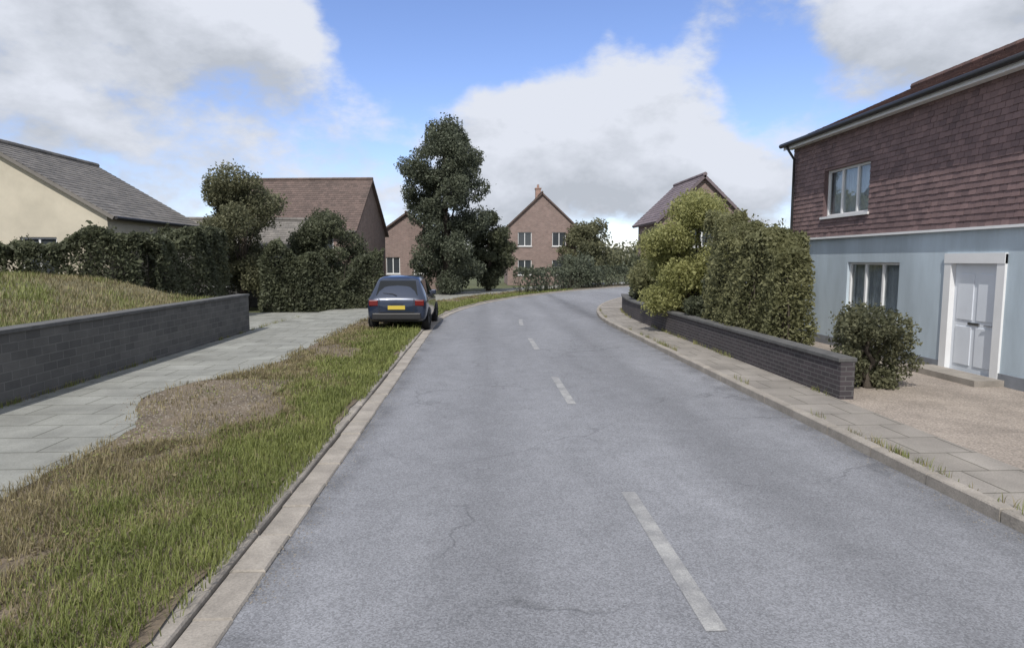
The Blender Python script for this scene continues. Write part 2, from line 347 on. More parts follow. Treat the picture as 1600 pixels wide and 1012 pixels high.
mesh_obj('driveway', [(-11.5, 20.0, .071), (-6.8, 20.0, .070), (-5.6, 26.5, .070), (-10.8, 26.5, .071), (-11.5, 20.0, -.03), (-6.8, 20.0, -.03), (-5.6, 26.5, -.03), (-10.8, 26.5, -.03)], [(0, 1, 2, 3), (0, 4, 5, 1), (3, 2, 6, 7), (0, 3, 7, 4), (1, 5, 6, 2)], MT['path'])['kind'] = 'structure'
strip('pavement', 4.5, 5.45, .10, MT['foot'])
# gravelled forecourt in front of the near house
mesh_obj('forecourt', [(5.3, -6, .096), (16, -6, .096), (16, 9.3, .096), (8.9, 9.3, .096), (8.9, 19, .09), (5.5, 19, .09), (5.5, 9.3, .096), (5.3, 9.3, .096)], [(0, 1, 2, 3, 4, 5, 6, 7)], MT['fore'])['kind'] = 'structure'
# kerbs: separate stones with open joints, left one low and broad, right one a normal upstand
def kerb(name, x0, x1, h, L, jit):
    m = MB(); z = -4
    while z < 55:
        j = random.uniform(-jit, jit); hh = h + random.uniform(-.006, .006); e = .006
        p = [at(x0 + j, z + e), at(x1 + j, z + e), at(x1 + j, z + L - e), at(x0 + j, z + L - e)]
        q = [at(x0 + j + .012, z + e + .01), at(x1 + j - .012, z + e + .01), at(x1 + j - .012, z + L - e - .01), at(x0 + j + .012, z + L - e - .01)]
        n = len(m.v); m.v += [(a, b, -.01) for a, b in p] + [(a, b, hh - .014) for a, b in p] + [(a, b, hh) for a, b in q]
        for k in range(4):
            k2 = (k + 1) % 4; m.f += [(n + k, n + k2, n + 4 + k2, n + 4 + k), (n + 4 + k, n + 4 + k2, n + 8 + k2, n + 8 + k)]
        m.f.append((n + 8, n + 9, n + 10, n + 11)); z += L
    m.build(name, MT['kerb'])['kind'] = 'structure'
kerb('channel_strip', -1.77, -1.52, .022, .6, .006)
kerb('kerb', -1.93, -1.775, .055, .9, .006)
kerb('kerb', 4.37, 4.51, .115, .9, .005)
# broken centre line
mk = MB()
for z0 in (-3.2, 4.55 - .75 - .25, 9.6, 15.6, 21.6):
    L = 2.3
    for k in range(8):
        a = z0 + L * k / 8; b = z0 + L * (k + 1) / 8; w = .066
        A = at(1.4 - w, a); B = at(1.4 + w, a); Cc = at(1.4 + w, b); D = at(1.4 - w, b)
        mk.quad((*A, .004), (*B, .004), (*Cc, .004), (*D, .004))
mk.build('road_marking', MT['paint'])['kind'] = 'structure'

# ------------------------------------------------------------------ foliage
def leaves(P, size, droop=.0, asp=.55, outward=None):
    """one small four-cornered leaf per point"""
    n = len(P); d = RNG.normal(size=(n, 3))
    if outward is not None: d = d * .8 + outward
    d[:, 2] -= droop; d /= np.linalg.norm(d, axis=1)[:, None] + 1e-9
    r = RNG.normal(size=(n, 3)); s = np.cross(d, r); s /= np.linalg.norm(s, axis=1)[:, None] + 1e-9
    L = size * RNG.uniform(.45, 1.5, n)[:, None]
    a = P - d * L * .5; b = P + s * L * asp * .5; c = P + d * L * .5; e = P - s * L * asp * .5
    V = np.stack([a, b, c, e], 1).reshape(-1, 3); F = np.arange(4 * n).reshape(-1, 4)
    return V, F
def ball(n, shell=.45):
    d = RNG.normal(size=(n, 3)); d /= np.linalg.norm(d, axis=1)[:, None]
    r = RNG.uniform(shell ** 3, 1, n) ** (1 / 3.); return d * r[:, None]
def crown_points(clumps, n):
    vol = np.array([c[3] ** 2 for c in clumps]); cnt = (vol / vol.sum() * n).astype(int) + 1
    out = []
    for (x, y, z, r, sq), k in zip(clumps, cnt):
        q = ball(k) * np.array([r, r, r * sq]); q *= (1 + .25 * np.sin(q[:, :1] * 9 / r + x * 3) * np.sin(q[:, 1:2] * 8 / r + z))
        out.append(q + np.array([x, y, z]))
    return np.concatenate(out)
def tree(name, label, cat, x, y, h, rw, m, kind='round', n=9000, leaf=.16, trunk_h=None, group=None, seed=0, base=0):
    rs = random.Random(seed); t = thing(name, label, cat, (x, y, base), group)
    cl = []
    th = trunk_h if trunk_h is not None else h * .28
    if kind == 'round':
        for i in range(40):
            a = rs.uniform(0, 6.28); zz = rs.uniform(0, 1); prof = math.sin(math.pi * (zz * .86 + .1)) ** .7
            rr = rw * prof * rs.uniform(.3, .85); z = th * .75 + (h - th * .75) * (zz * .9 + .02)
            cl.append((x + rr * math.cos(a), y + rr * math.sin(a), base + z, rw * rs.uniform(.2, .38), rs.uniform(.6, .9)))
    elif kind == 'conifer':
        for i in range(150):
            a = rs.uniform(0, 6.28); zz = rs.uniform(0, 1) ** .9; prof = min(1., 2.2 * (1 - zz) ** .5) * (.93 + .07 * math.sin(zz * 9 + 1)) * (.72 + .28 * min(1, zz * 2.2))
            rr = rw * prof * rs.uniform(.3, .95); z = th * .5 + (h - th * .5) * zz * .97
            cl.append((x + rr * math.cos(a), y + rr * math.sin(a), base + z, rw * rs.uniform(.15, .28) * (.6 + .4 * min(1, prof * 1.2)), rs.uniform(.7, 1.25)))
        cl += [(x + rw * .28 * math.cos(k * 1.3), y + rw * .28 * math.sin(k * 1.3), base + h * (.88 + .02 * k), rw * .26, 1.0) for k in range(5)]
    else:  # bush to the ground
        for i in range(24):
            a = rs.uniform(0, 6.28); zz = rs.uniform(0, 1); prof = math.sqrt(max(.05, 1 - (zz * .95) ** 2.4))
            rr = rw * prof * rs.uniform(.25, .82); z = h * (.12 + zz * .76)
            cl.append((x + rr * math.cos(a), y + rr * math.sin(a), base + z, rw * rs.uniform(.25, .42), rs.uniform(.7, 1.0)))
    P = crown_points(cl, n)
    # loose sprays that break the outline
    k = int(n * .08); src = P[RNG.integers(0, len(P), k)]; ctr = np.array([x, y, base + h * .55]); out = src - ctr; out /= np.linalg.norm(out, axis=1)[:, None] + 1e-6
    P = np.concatenate([P, src + out * RNG.uniform(.04, .18, k)[:, None] * rw * .6]); P[:, 2] = np.maximum(P[:, 2], base + .03)
    V, F = leaves(P, leaf, .25); mesh_obj('crown', V, F, m, t)
    b = MB(); top = h * (.9 if kind == 'conifer' else .72); r0 = .03 * h ** .9 + .03
    pts = [(x + rs.uniform(-.03, .03) * i, y + rs.uniform(-.03, .03) * i, base + top * i / 6) for i in range(7)]
    b.tube(pts, [r0 * (1.25 if i == 0 else 1) * (1 - .82 * i / 6) for i in range(7)], 8)
    for c in cl[:14]:
        i = rs.randint(1, 4); p = Vector(pts[i]); q = Vector(c[:3]); mid = p.lerp(q, .5) + Vector((0, 0, .08 * h * .3)); rr = r0 * .38 * (1 - .12 * i)
        b.tube([p, mid, q], [rr, rr * .65, rr * .25], 5)
    b.build('trunk' if kind != 'bush' else 'stems', MT['bark'], t, True)
    return t
def hedge(name, label, cat, pts, w, h, m, n, leaf=.09, group=None, wob=.18, base=.0, hfun=None):
    """clipped or loose hedge along a polyline of world points; real volume with a twiggy middle"""
    pts = [np.array(p, float) for p in pts]; seg = [np.linalg.norm(b - a) for a, b in zip(pts, pts[1:])]; tot = sum(seg)
    mid = (pts[0] + pts[-1]) / 2; t = thing(name, label, cat, (mid[0], mid[1], base), group)
    u = RNG.uniform(0, tot, n); side = RNG.choice([0, 1, 2, 3, 4], n, p=[.36, .14, .36, .07, .07]) if False else RNG.choice(3, n, p=[.42, .18, .40])
    cross = np.where(side == 0, -w / 2, np.where(side == 1, w / 2, RNG.uniform(-w / 2, w / 2, n)))
    zz = np.where(side == 2, h, RNG.uniform(.02, h, n))
    dep = RNG.exponential(.09, n); cross = np.where(side == 0, cross + dep, np.where(side == 1, cross - dep, cross)); zz = np.where(side == 2, zz - dep, zz)
    end = RNG.random(n) < .06; u = np.where(end, RNG.choice([0, tot], n) , u); cross = np.where(end, RNG.uniform(-w / 2, w / 2, n), cross)
    ph = RNG.uniform(0, 6, 6)
    bump = wob * (np.sin(u * 1.7 + ph[0]) * .5 + np.sin(u * 3.9 + ph[1] + zz * 2) * .3 + np.sin(u * 8 + ph[2] + zz * 5 + cross * 6) * .25)
    hs = np.array([hfun(q / tot) for q in u]) if hfun else 1.
    zz = zz * hs * (1 + bump * .5 / h * 2); cross = cross * (1 + bump * 1.2 / w) * (1 - .12 * zz / h) + RNG.normal(0, .03, n)
    X = np.zeros(n); Y = np.zeros(n); acc = 0
    for a, b, L in zip(pts, pts[1:], seg):
        k = (u >= acc) & (u <= acc + L + 1e-6); d = (b - a) / L; nn = np.array([-d[1], d[0]])
        q = (u[k] - acc); X[k] = a[0] + d[0] * q - nn[0] * cross[k] * -1; Y[k] = a[1] + d[1] * q + nn[1] * cross[k]
        acc += L
    P = np.stack([X, Y, np.maximum(base + zz, base + .02)], 1)
    spr = RNG.random(n) < .05; P[spr, 2] += RNG.exponential(.04, spr.sum())
    V, F = leaves(P, leaf, .0); V2, F2 = leaves(P[RNG.integers(0, n, n // 9)] + RNG.normal(0, .03, (n // 9, 3)), leaf * 1.7, .1)
    b = MB(); wood = b; acc = 0; SP = []
    topz = np.percentile(P[:, 2], 80)
    for i in RNG.choice(np.where(P[:, 2] > topz - .35 * h)[0], int(tot * 9)):
        p = Vector(P[i]); d = Vector((random.gauss(0, .3), random.gauss(0, .3), 1)).normalized(); Ls = random.uniform(.08, .34)
        b.tube([p - d * .15, p + d * Ls], [.005, .002], 4, False)
        for k in range(int(6 + Ls * 30)): SP.append(p + d * Ls * random.random() + Vector((random.gauss(0, .025), random.gauss(0, .025), random.gauss(0, .02))))
    V3, F3 = leaves(np.array(SP), leaf * .95, -.2)
    LV = np.concatenate([V, V2, V3]); LF = np.concatenate([F, F2 + len(V), F3 + len(V) + len(V2)]).tolist(); wood = b; b = MB()
    for a, bb, L in zip(pts, pts[1:], seg):
        d = (bb - a) / L; k = max(1, int(L / .45))
        for i in range(k):
            for j in range(3):
                p = a + d * (L * (i + random.random()) / k) + np.array([-d[1], d[0]]) * random.uniform(-.25, .25) * w
                hh = h * random.uniform(.55, .85); r = random.uniform(.012, .03)
                b.tube([(p[0], p[1], base), (p[0] + random.uniform(-.1, .1), p[1] + random.uniform(-.1, .1), base + hh * .5), (p[0] + random.uniform(-.25, .25) * w, p[1] + random.uniform(-.25, .25), base + hh)], [r, r * .7, r * .3], 5)
    b.build('stems', MT['bark'], t)
    k = len(LV); nf = len(LF); SF = [tuple(i + k for i in f) for f in wood.f]
    mesh_obj('foliage', np.concatenate([LV, np.array(wood.v)]), LF + SF, [m, MT['bark']], t, False, [0] * nf + [1] * len(SF))
    return t

# ------------------------------------------------------------------ grass on the verge
def vn(x, y, s, k=0): return (math.sin(x * s + 1.3 * k) * math.cos(y * s * .8 + .7 * k) + .6 * math.sin(x * s * 2.3 + y * s * 1.7 + k) + .4 * math.sin(x * s * 4.1 - y * s * 3.7 + 2 * k)) / 2
def make_grass():
    V = []; F = []; MI = []
    rs = random.Random(3)
    def blade(x, y, z, h, w, mi):
        a = rs.uniform(0, 6.28); le = rs.uniform(.1, .9) * h; c, s = math.cos(a), math.sin(a); n = len(V)
        V.extend([(x - s * w, y + c * w, z), (x + s * w, y - c * w, z), (x + c * le * .35 + s * w * .7, y + s * le * .35 - c * w * .7, z + h * .6), (x + c * le * .35 - s * w * .7, y + s * le * .35 + c * w * .7, z + h * .6), (x + c * le, y + s * le, z + h)])
        F.append((n, n + 1, n + 2, n + 3)); F.append((n + 3, n + 2, n + 4)); MI.extend([mi, mi])
    z = 2.6
    while z < 45:
        dz = .25 if z < 12 else .5; area = 2.5 * dz; dens = 3600 * min(1, (7 / z) ** 1.5); wd = .0035 * max(1, z / 6)
        for _ in range(int(area * 1.35 * dens)):
            sx = rs.uniform(-5.3, -1.80); sz = z + rs.random() * dz
            edge = (sx + 4.3) / 2.4                      # 0 at the path, 1 at the kerb
            q = vn(sx, sz, 1.3) + .5 * vn(sx, sz, 3.1, 2)
            lush = edge * 2.0 - .85 + q * .55 + (.25 if sz > 12 else 0)
            if sx > -1.95 and rs.random() < .45 + q: continue
            bare = q < -.25 and edge < .62
            if bare and rs.random() < .86: continue
            if 7.6 < sz < 11.5 and edge < .42 and rs.random() < .82: continue
            if sx < worn(sz) and (sx < worn(sz) - .15 or rs.random() < .5): continue
            if sx < -4.0 and rs.random() < .35: continue
            mi = 0 if lush + rs.gauss(0, .25) > .28 else 1
            h = rs.uniform(.03, .095) * (1.25 if lush > .5 else 1) * (1.9 if rs.random() < .03 else 1); x, y = at(sx, sz)
            blade(x, y, .066, h, wd, mi)
        z += dz
    for _ in range(15000):
        sz = 2.8 + 20 * rs.random() ** 1.8; sx = rs.uniform(-4.9, -1.95); q = vn(sx, sz, 2.1, 5)
        dead = rs.random() < .06
        if sx < worn(sz) or (not dead and q < .12): continue
        x, y = at(sx, sz); a = rs.uniform(0, 6.28); w = rs.uniform(.007, .016) * (1.6 if dead else 1); z = .07 + rs.uniform(.01, .055); n = len(V); t1, t2 = rs.gauss(0, .35), rs.gauss(0, .35)
        for k in range(4):
            dx, dy = w * math.cos(a + k * 1.571), w * math.sin(a + k * 1.571) * (.7 if dead else 1); V.append((x + dx, y + dy, z + dx * t1 + dy * t2))
        F.append((n, n + 1, n + 2, n + 3)); MI.append(1 if dead else 0)
    for _ in range(420):                      # weeds in the joints: wall foots, kerb backs
        k = rs.random(); z0 = 4 + 24 * rs.random() ** 1.4
        cx = -6.93 if k < .35 else (5.40 if k < .7 else 4.53); zz = .072 if k < .35 else .098
        if cx == 5.40 and z0 < 9.4: continue
        if vn(cx, z0, .8, 3) < -.1: continue
        for _q in range(rs.randint(4, 22)):
            x, y = at(cx + rs.gauss(0, .03), z0 + rs.gauss(0, .07)); blade(x, y, zz, rs.uniform(.03, .13), .004, 0 if rs.random() < .6 else 1)
    o = mesh_obj('grass', V, F, [MT['grass'], MT['dry']], None, False, MI); o['kind'] = 'stuff'
    tag(o, 'green and brown rough grass along the kerb of the verge', 'grass')
make_grass()
def make_pebbles():
    V = []; F = []; rs = random.Random(9)
    for i in range(5200):
        if i < 3000: z = rs.gauss(10, 2.0); x = rs.uniform(worn(z) - .25, -3.3)
        elif i < 4300: z = 4 + 22 * rs.random() ** 1.5; x = -1.52 + abs(rs.gauss(0, .10))
        else: z = 4 + 20 * rs.random() ** 1.5; x = 4.34 - abs(rs.gauss(0, .12))
        if z < 4: continue
        zz = .07 if i < 3000 else (.022 if x < -1.5 else .0); q = rs.uniform(.006, .02) if i < 3000 else rs.uniform(.003, .010); X, Y = at(x, z); n = len(V); a = rs.uniform(0, 6.28)
        for k in range(5): V.append((X + q * math.cos(a + k * 1.257) * rs.uniform(.7, 1.2), Y + q * math.sin(a + k * 1.257) * rs.uniform(.7, 1.2), zz - .002))
        V.append((X + rs.uniform(-.3, .3) * q, Y + rs.uniform(-.3, .3) * q, zz + q * .75))
        F += [(n + k, n + (k + 1) % 5, n + 5) for k in range(5)]
    o = mesh_obj('grit', V, F, MT['grit']); o['kind'] = 'stuff'; tag(o, 'loose stones and grit on bare earth and along the kerbs', 'grit')
make_pebbles()
# ------------------------------------------------------------------ buildings
def tiles(m, o, u, v, n, L, S, tw, th, thick=.014, holes=(), jit=.004):
    """individual lapped tiles on a plane: o corner at the bottom, u along, v up the slope, n outward"""
    o, u, v, n = map(Vector, (o, u, v, n)); rows = max(1, int(round(S / th))); th = S / rows; cols = max(1, int(round(L / tw))); tw = L / cols
    for r in range(rows):
        off = (r % 2) * tw / 2
        for c in range(-1, cols + 1):
            a = max(0, c * tw + off + .003); b = min(L, (c + 1) * tw + off - .003)
            v0 = r * th
            for h in holes:
                if h[2] < v0 + th * .5 < h[3]:
                    if h[0] <= a and b <= h[1]: b = a
                    elif a < h[0] < b: b = h[0]
                    elif a < h[1] < b: a = h[1]
            if b - a < .02: continue
            v1 = v0 + th * 1.12 if r < rows - 1 else S
            j = random.uniform(-jit, jit); k = random.uniform(-jit, jit)
            p0 = o + u * a + v * (v0 + k) + n * (thick + .012 + j); p1 = o + u * b + v * (v0 + k) + n * (thick + .012 + j * .5)
            q0 = o + u * a + v * v1 + n * .010; q1 = o + u * b + v * v1 + n * .010
            b0 = o + u * a + v * (v0 + k) + n * .002; b1 = o + u * b + v * (v0 + k) + n * .002
            i = len(m.v); m.v += [tuple(x) for x in (p0, p1, q1, q0, b0, b1)]
            m.f += [(i, i + 1, i + 2, i + 3), (i + 4, i + 5, i + 1, i), (i + 4, i, i + 3), (i + 5, i + 2, i + 1)]
def wall_face(m, o, u, L, z0, z1, nrm, holes, rev=.12, top=None):
    """front of a wall with real openings and reveals. holes: (a0, a1, h0, h1)"""
    o, u, nrm = Vector(o), Vector(u), Vector(nrm); Zv = Vector((0, 0, 1))
    xs = sorted({0, L, *[h[0] for h in holes], *[h[1] for h in holes]}); zs = sorted({z0, z1, *[h[2] for h in holes if z0 < h[2] < z1], *[h[3] for h in holes if z0 < h[3] < z1]})
    P = lambda a, z, d=0: o + u * a + Zv * z - nrm * d
    for a, b in zip(xs, xs[1:]):
        for c, d in zip(zs, zs[1:]):
            cx, cz = (a + b) / 2, (c + d) / 2
            if any(h[0] < cx < h[1] and h[2] < cz < h[3] for h in holes): continue
            m.quad(P(a, c), P(b, c), P(b, d), P(a, d))
    for a, b, c, d in holes:
        m.quad(P(a, c), P(a, c, rev), P(a, d, rev), P(a, d)); m.quad(P(b, c), P(b, d), P(b, d, rev), P(b, c, rev))
        m.quad(P(a, d), P(a, d, rev), P(b, d, rev), P(b, d)); m.quad(P(a, c), P(b, c), P(b, c, rev), P(a, c, rev))
def window(root, o, u, nrm, a0, a1, h0, h1, rev=.12, bars=2, fm=None, cross=False, sill=True, fw=.055, net=False):
    """pane behind the wall face with a frame and a sill as its children"""
    o, u, nrm = Vector(o), Vector(u), Vector(nrm); fm = fm or MT['white']
    def bx(m, a, b, c, d, d0, d1):
        ps = [o + u * x + Vector((0, 0, z)) + nrm * dd for dd in (d0, d1) for x, z in ((a, c), (b, c), (b, d), (a, d))]
        n = len(m.v); m.v += [tuple(p) for p in ps]; m.f += [tuple(n + i for i in q) for q in ((0, 3, 2, 1), (4, 5, 6, 7), (0, 1, 5, 4), (1, 2, 6, 5), (2, 3, 7, 6), (3, 0, 4, 7))]
    g = MB(); bx(g, a0 + .02, a1 - .02, h0 + .02, h1 - .02, -rev + .012, -rev + .022); w = g.build('window', MT['clear'] if net else MT['glass'], root)
    if net:
        cu = MB(); k = 90
        for i in range(k + 1):
            a = a0 - .05 + (a1 - a0 + .1) * i / k; dp = -rev - .10 + .018 * math.sin(i * 1.3) + .008 * math.sin(i * 3.1)
            for z in (h0 - .08, h1 + .05): cu.v.append(tuple(o + u * a + Vector((0, 0, z)) + nrm * dp))
        cu.f = [(2 * i, 2 * i + 2, 2 * i + 3, 2 * i + 1) for i in range(k)]; cu.build('curtain', MT['curtain'], w, True)
    f = MB(); e = .001
    bx(f, a0 + e, a0 + fw, h0 + e, h1 - e, -rev + .002, -rev + .06); bx(f, a1 - fw, a1 - e, h0 + e, h1 - e, -rev + .002, -rev + .06)
    bx(f, a0 + fw, a1 - fw, h0 + e, h0 + fw, -rev + .002, -rev + .058); bx(f, a0 + fw, a1 - fw, h1 - fw, h1 - e, -rev + .002, -rev + .058)
    for i in range(1, bars):
        x = a0 + (a1 - a0) * i / bars; bx(f, x - .03, x + .03, h0 + fw, h1 - fw, -rev + .003, -rev + .056)
    if cross:
        z = h0 + (h1 - h0) * .68; bx(f, a0 + fw, a1 - fw, z - .02, z + .02, -rev + .004, -rev + .05)
    f.build('frame', fm, w)
    if sill:
        s = MB(); bx(s, a0 - .06, a1 + .06, h0 - .06, h0 - .004, -.02, .07); s.build('sill', fm, w)
    return w
def house(name, label, cat, x, y, rot, w, d, eave, ridge, wm, rm, wins=(), chim=(), tw=.26, th=.2, doors=(), group=None, gutter=True):
    """gabled house; local x is along the ridge, front looks to local -y. wins: (face, centre, width, sill, head, bars)"""
    t = thing(name, label, cat, (x, y, 0), group); c, s = math.cos(rot), math.sin(rot)
    X = Vector((c, s, 0)); Y = Vector((-s, c, 0)); O = Vector((x, y, 0)); Z = Vector((0, 0, 1))
    faces = {'f': (O - X * w / 2 - Y * d / 2, X, w, -Y), 'b': (O + X * w / 2 + Y * d / 2, -X, w, Y), 'l': (O - X * w / 2 + Y * d / 2, -Y, d, -X), 'r': (O + X * w / 2 - Y * d / 2, Y, d, X)}
    m = MB()
    for k, (o, u, L, nn) in faces.items():
        holes = [(L / 2 + q[1] - q[2] / 2, L / 2 + q[1] + q[2] / 2, q[3], q[4]) for q in wins if q[0] == k] + [(L / 2 + q[1] - q[2] / 2, L / 2 + q[1] + q[2] / 2, 0.06, q[3]) for q in doors if q[0] == k]
        low = [h for h in holes if h[2] < eave - .2]
        wall_face(m, o, u, L, 0, eave, nn, low)
        if k in 'lr':
            hi = [h for h in holes if h[2] >= eave - .2]
            m.quad(o + Z * eave, o + u * L + Z * eave, o + u * (L / 2) + Z * ridge)
    m.build('wall', wm, t)
    for q in wins:
        o, u, L, nn = faces[q[0]]
        if q[3] >= eave - .2: window(t, o + nn * .10, u, nn, L / 2 + q[1] - q[2] / 2, L / 2 + q[1] + q[2] / 2, q[3], q[4], .1, q[5])
        else: window(t, o, u, nn, L / 2 + q[1] - q[2] / 2, L / 2 + q[1] + q[2] / 2, q[3], q[4], .12, q[5])
    for q in doors:
        o, u, L, nn = faces[q[0]]; a0, a1 = L / 2 + q[1] - q[2] / 2, L / 2 + q[1] + q[2] / 2
        dm = MB(); ps = [o + u * a + Z * z - nn * .08 for a, z in ((a0, .06), (a1, .06), (a1, q[3]), (a0, q[3]))]; dm.quad(*ps)
        dm.build('door', MT['door'], t)
    ov = .3; rise = ridge - eave; run = d / 2; sl = math.hypot(rise, run); k = (run + ov) / run
    r = MB(); tl = MB()
    for sgn in (-1, 1):
        dn = Y * sgn; e0 = O + dn * (run + ov) + Z * (eave - rise * ov / run); vv = (O + Z * ridge - (O + dn * run + Z * eave)).normalized(); uu = X * (1 if sgn < 0 else -1); nn = uu.cross(vv)
        st = e0 - uu * (w / 2 + ov * .6); LL = w + ov * 1.2; SS = sl * k
        a, b = st, st + uu * LL; cc, dd = b + vv * SS, a + vv * SS; th_ = nn * -.10
        r.quad(a, b, cc, dd); r.quad(a + th_, dd + th_, cc + th_, b + th_); r.quad(a, a + th_, b + th_, b); r.quad(a, dd, dd + th_, a + th_); r.quad(b, b + th_, cc + th_, cc)
        tiles(tl, st, uu, vv, nn, LL, SS, tw, th)
    n0 = len(r.v); r.v += tl.v; r.f += [tuple(i + n0 for i in f) for f in tl.f]
    ro = r.build('roof', rm, t)
    rc = MB(); a = O - X * (w / 2 + ov * .6) + Z * (ridge + .03); k = int((w + ov * 1.2) / .34)
    for i in range(k):
        p = a + X * ((w + ov * 1.2) * i / k); q = p + X * ((w + ov * 1.2) / k - .01); rc.tube([p, q], [.10, .095], 8)
    rc.build('ridge_tiles', rm, ro)
    for (cx, cw, top) in chim:
        cm = MB(); p = O + X * cx
        def bxx(m, hw, hd, z0, z1):
            ps = [p + X * sx * hw + Y * sy * hd + Z * z for z in (z0, z1) for sx, sy in ((-1, -1), (1, -1), (1, 1), (-1, 1))]
            n = len(m.v); m.v += [tuple(q) for q in ps]; m.f += [tuple(n + i for i in q) for q in ((0, 3, 2, 1), (4, 5, 6, 7), (0, 1, 5, 4), (1, 2, 6, 5), (2, 3, 7, 6), (3, 0, 4, 7))]
        bxx(cm, cw / 2, .24, ridge - .5, top); bxx(cm, cw / 2 + .05, .29, top + .001, top + .1); ch = cm.build('chimney', MT['brick'], ro)
        for q in (-1, 1):
            pm = MB(); pm.tube([p + X * q * cw * .22 + Z * (top + .1), p + X * q * cw * .22 + Z * (top + .42)], [.11, .085], 10); pm.build('chimney_pot', MT['brick'], ro)
    if gutter:
        gm = MB()
        p = O - Y * (run + ov + .05) + Z * (eave - rise * ov / run - .03); gm.tube([p - X * (w / 2 + ov * .5), p + X * (w / 2 + ov * .5)], [.055, .055], 8)
        gm.build('gutter', MT['black'], t)
    return t

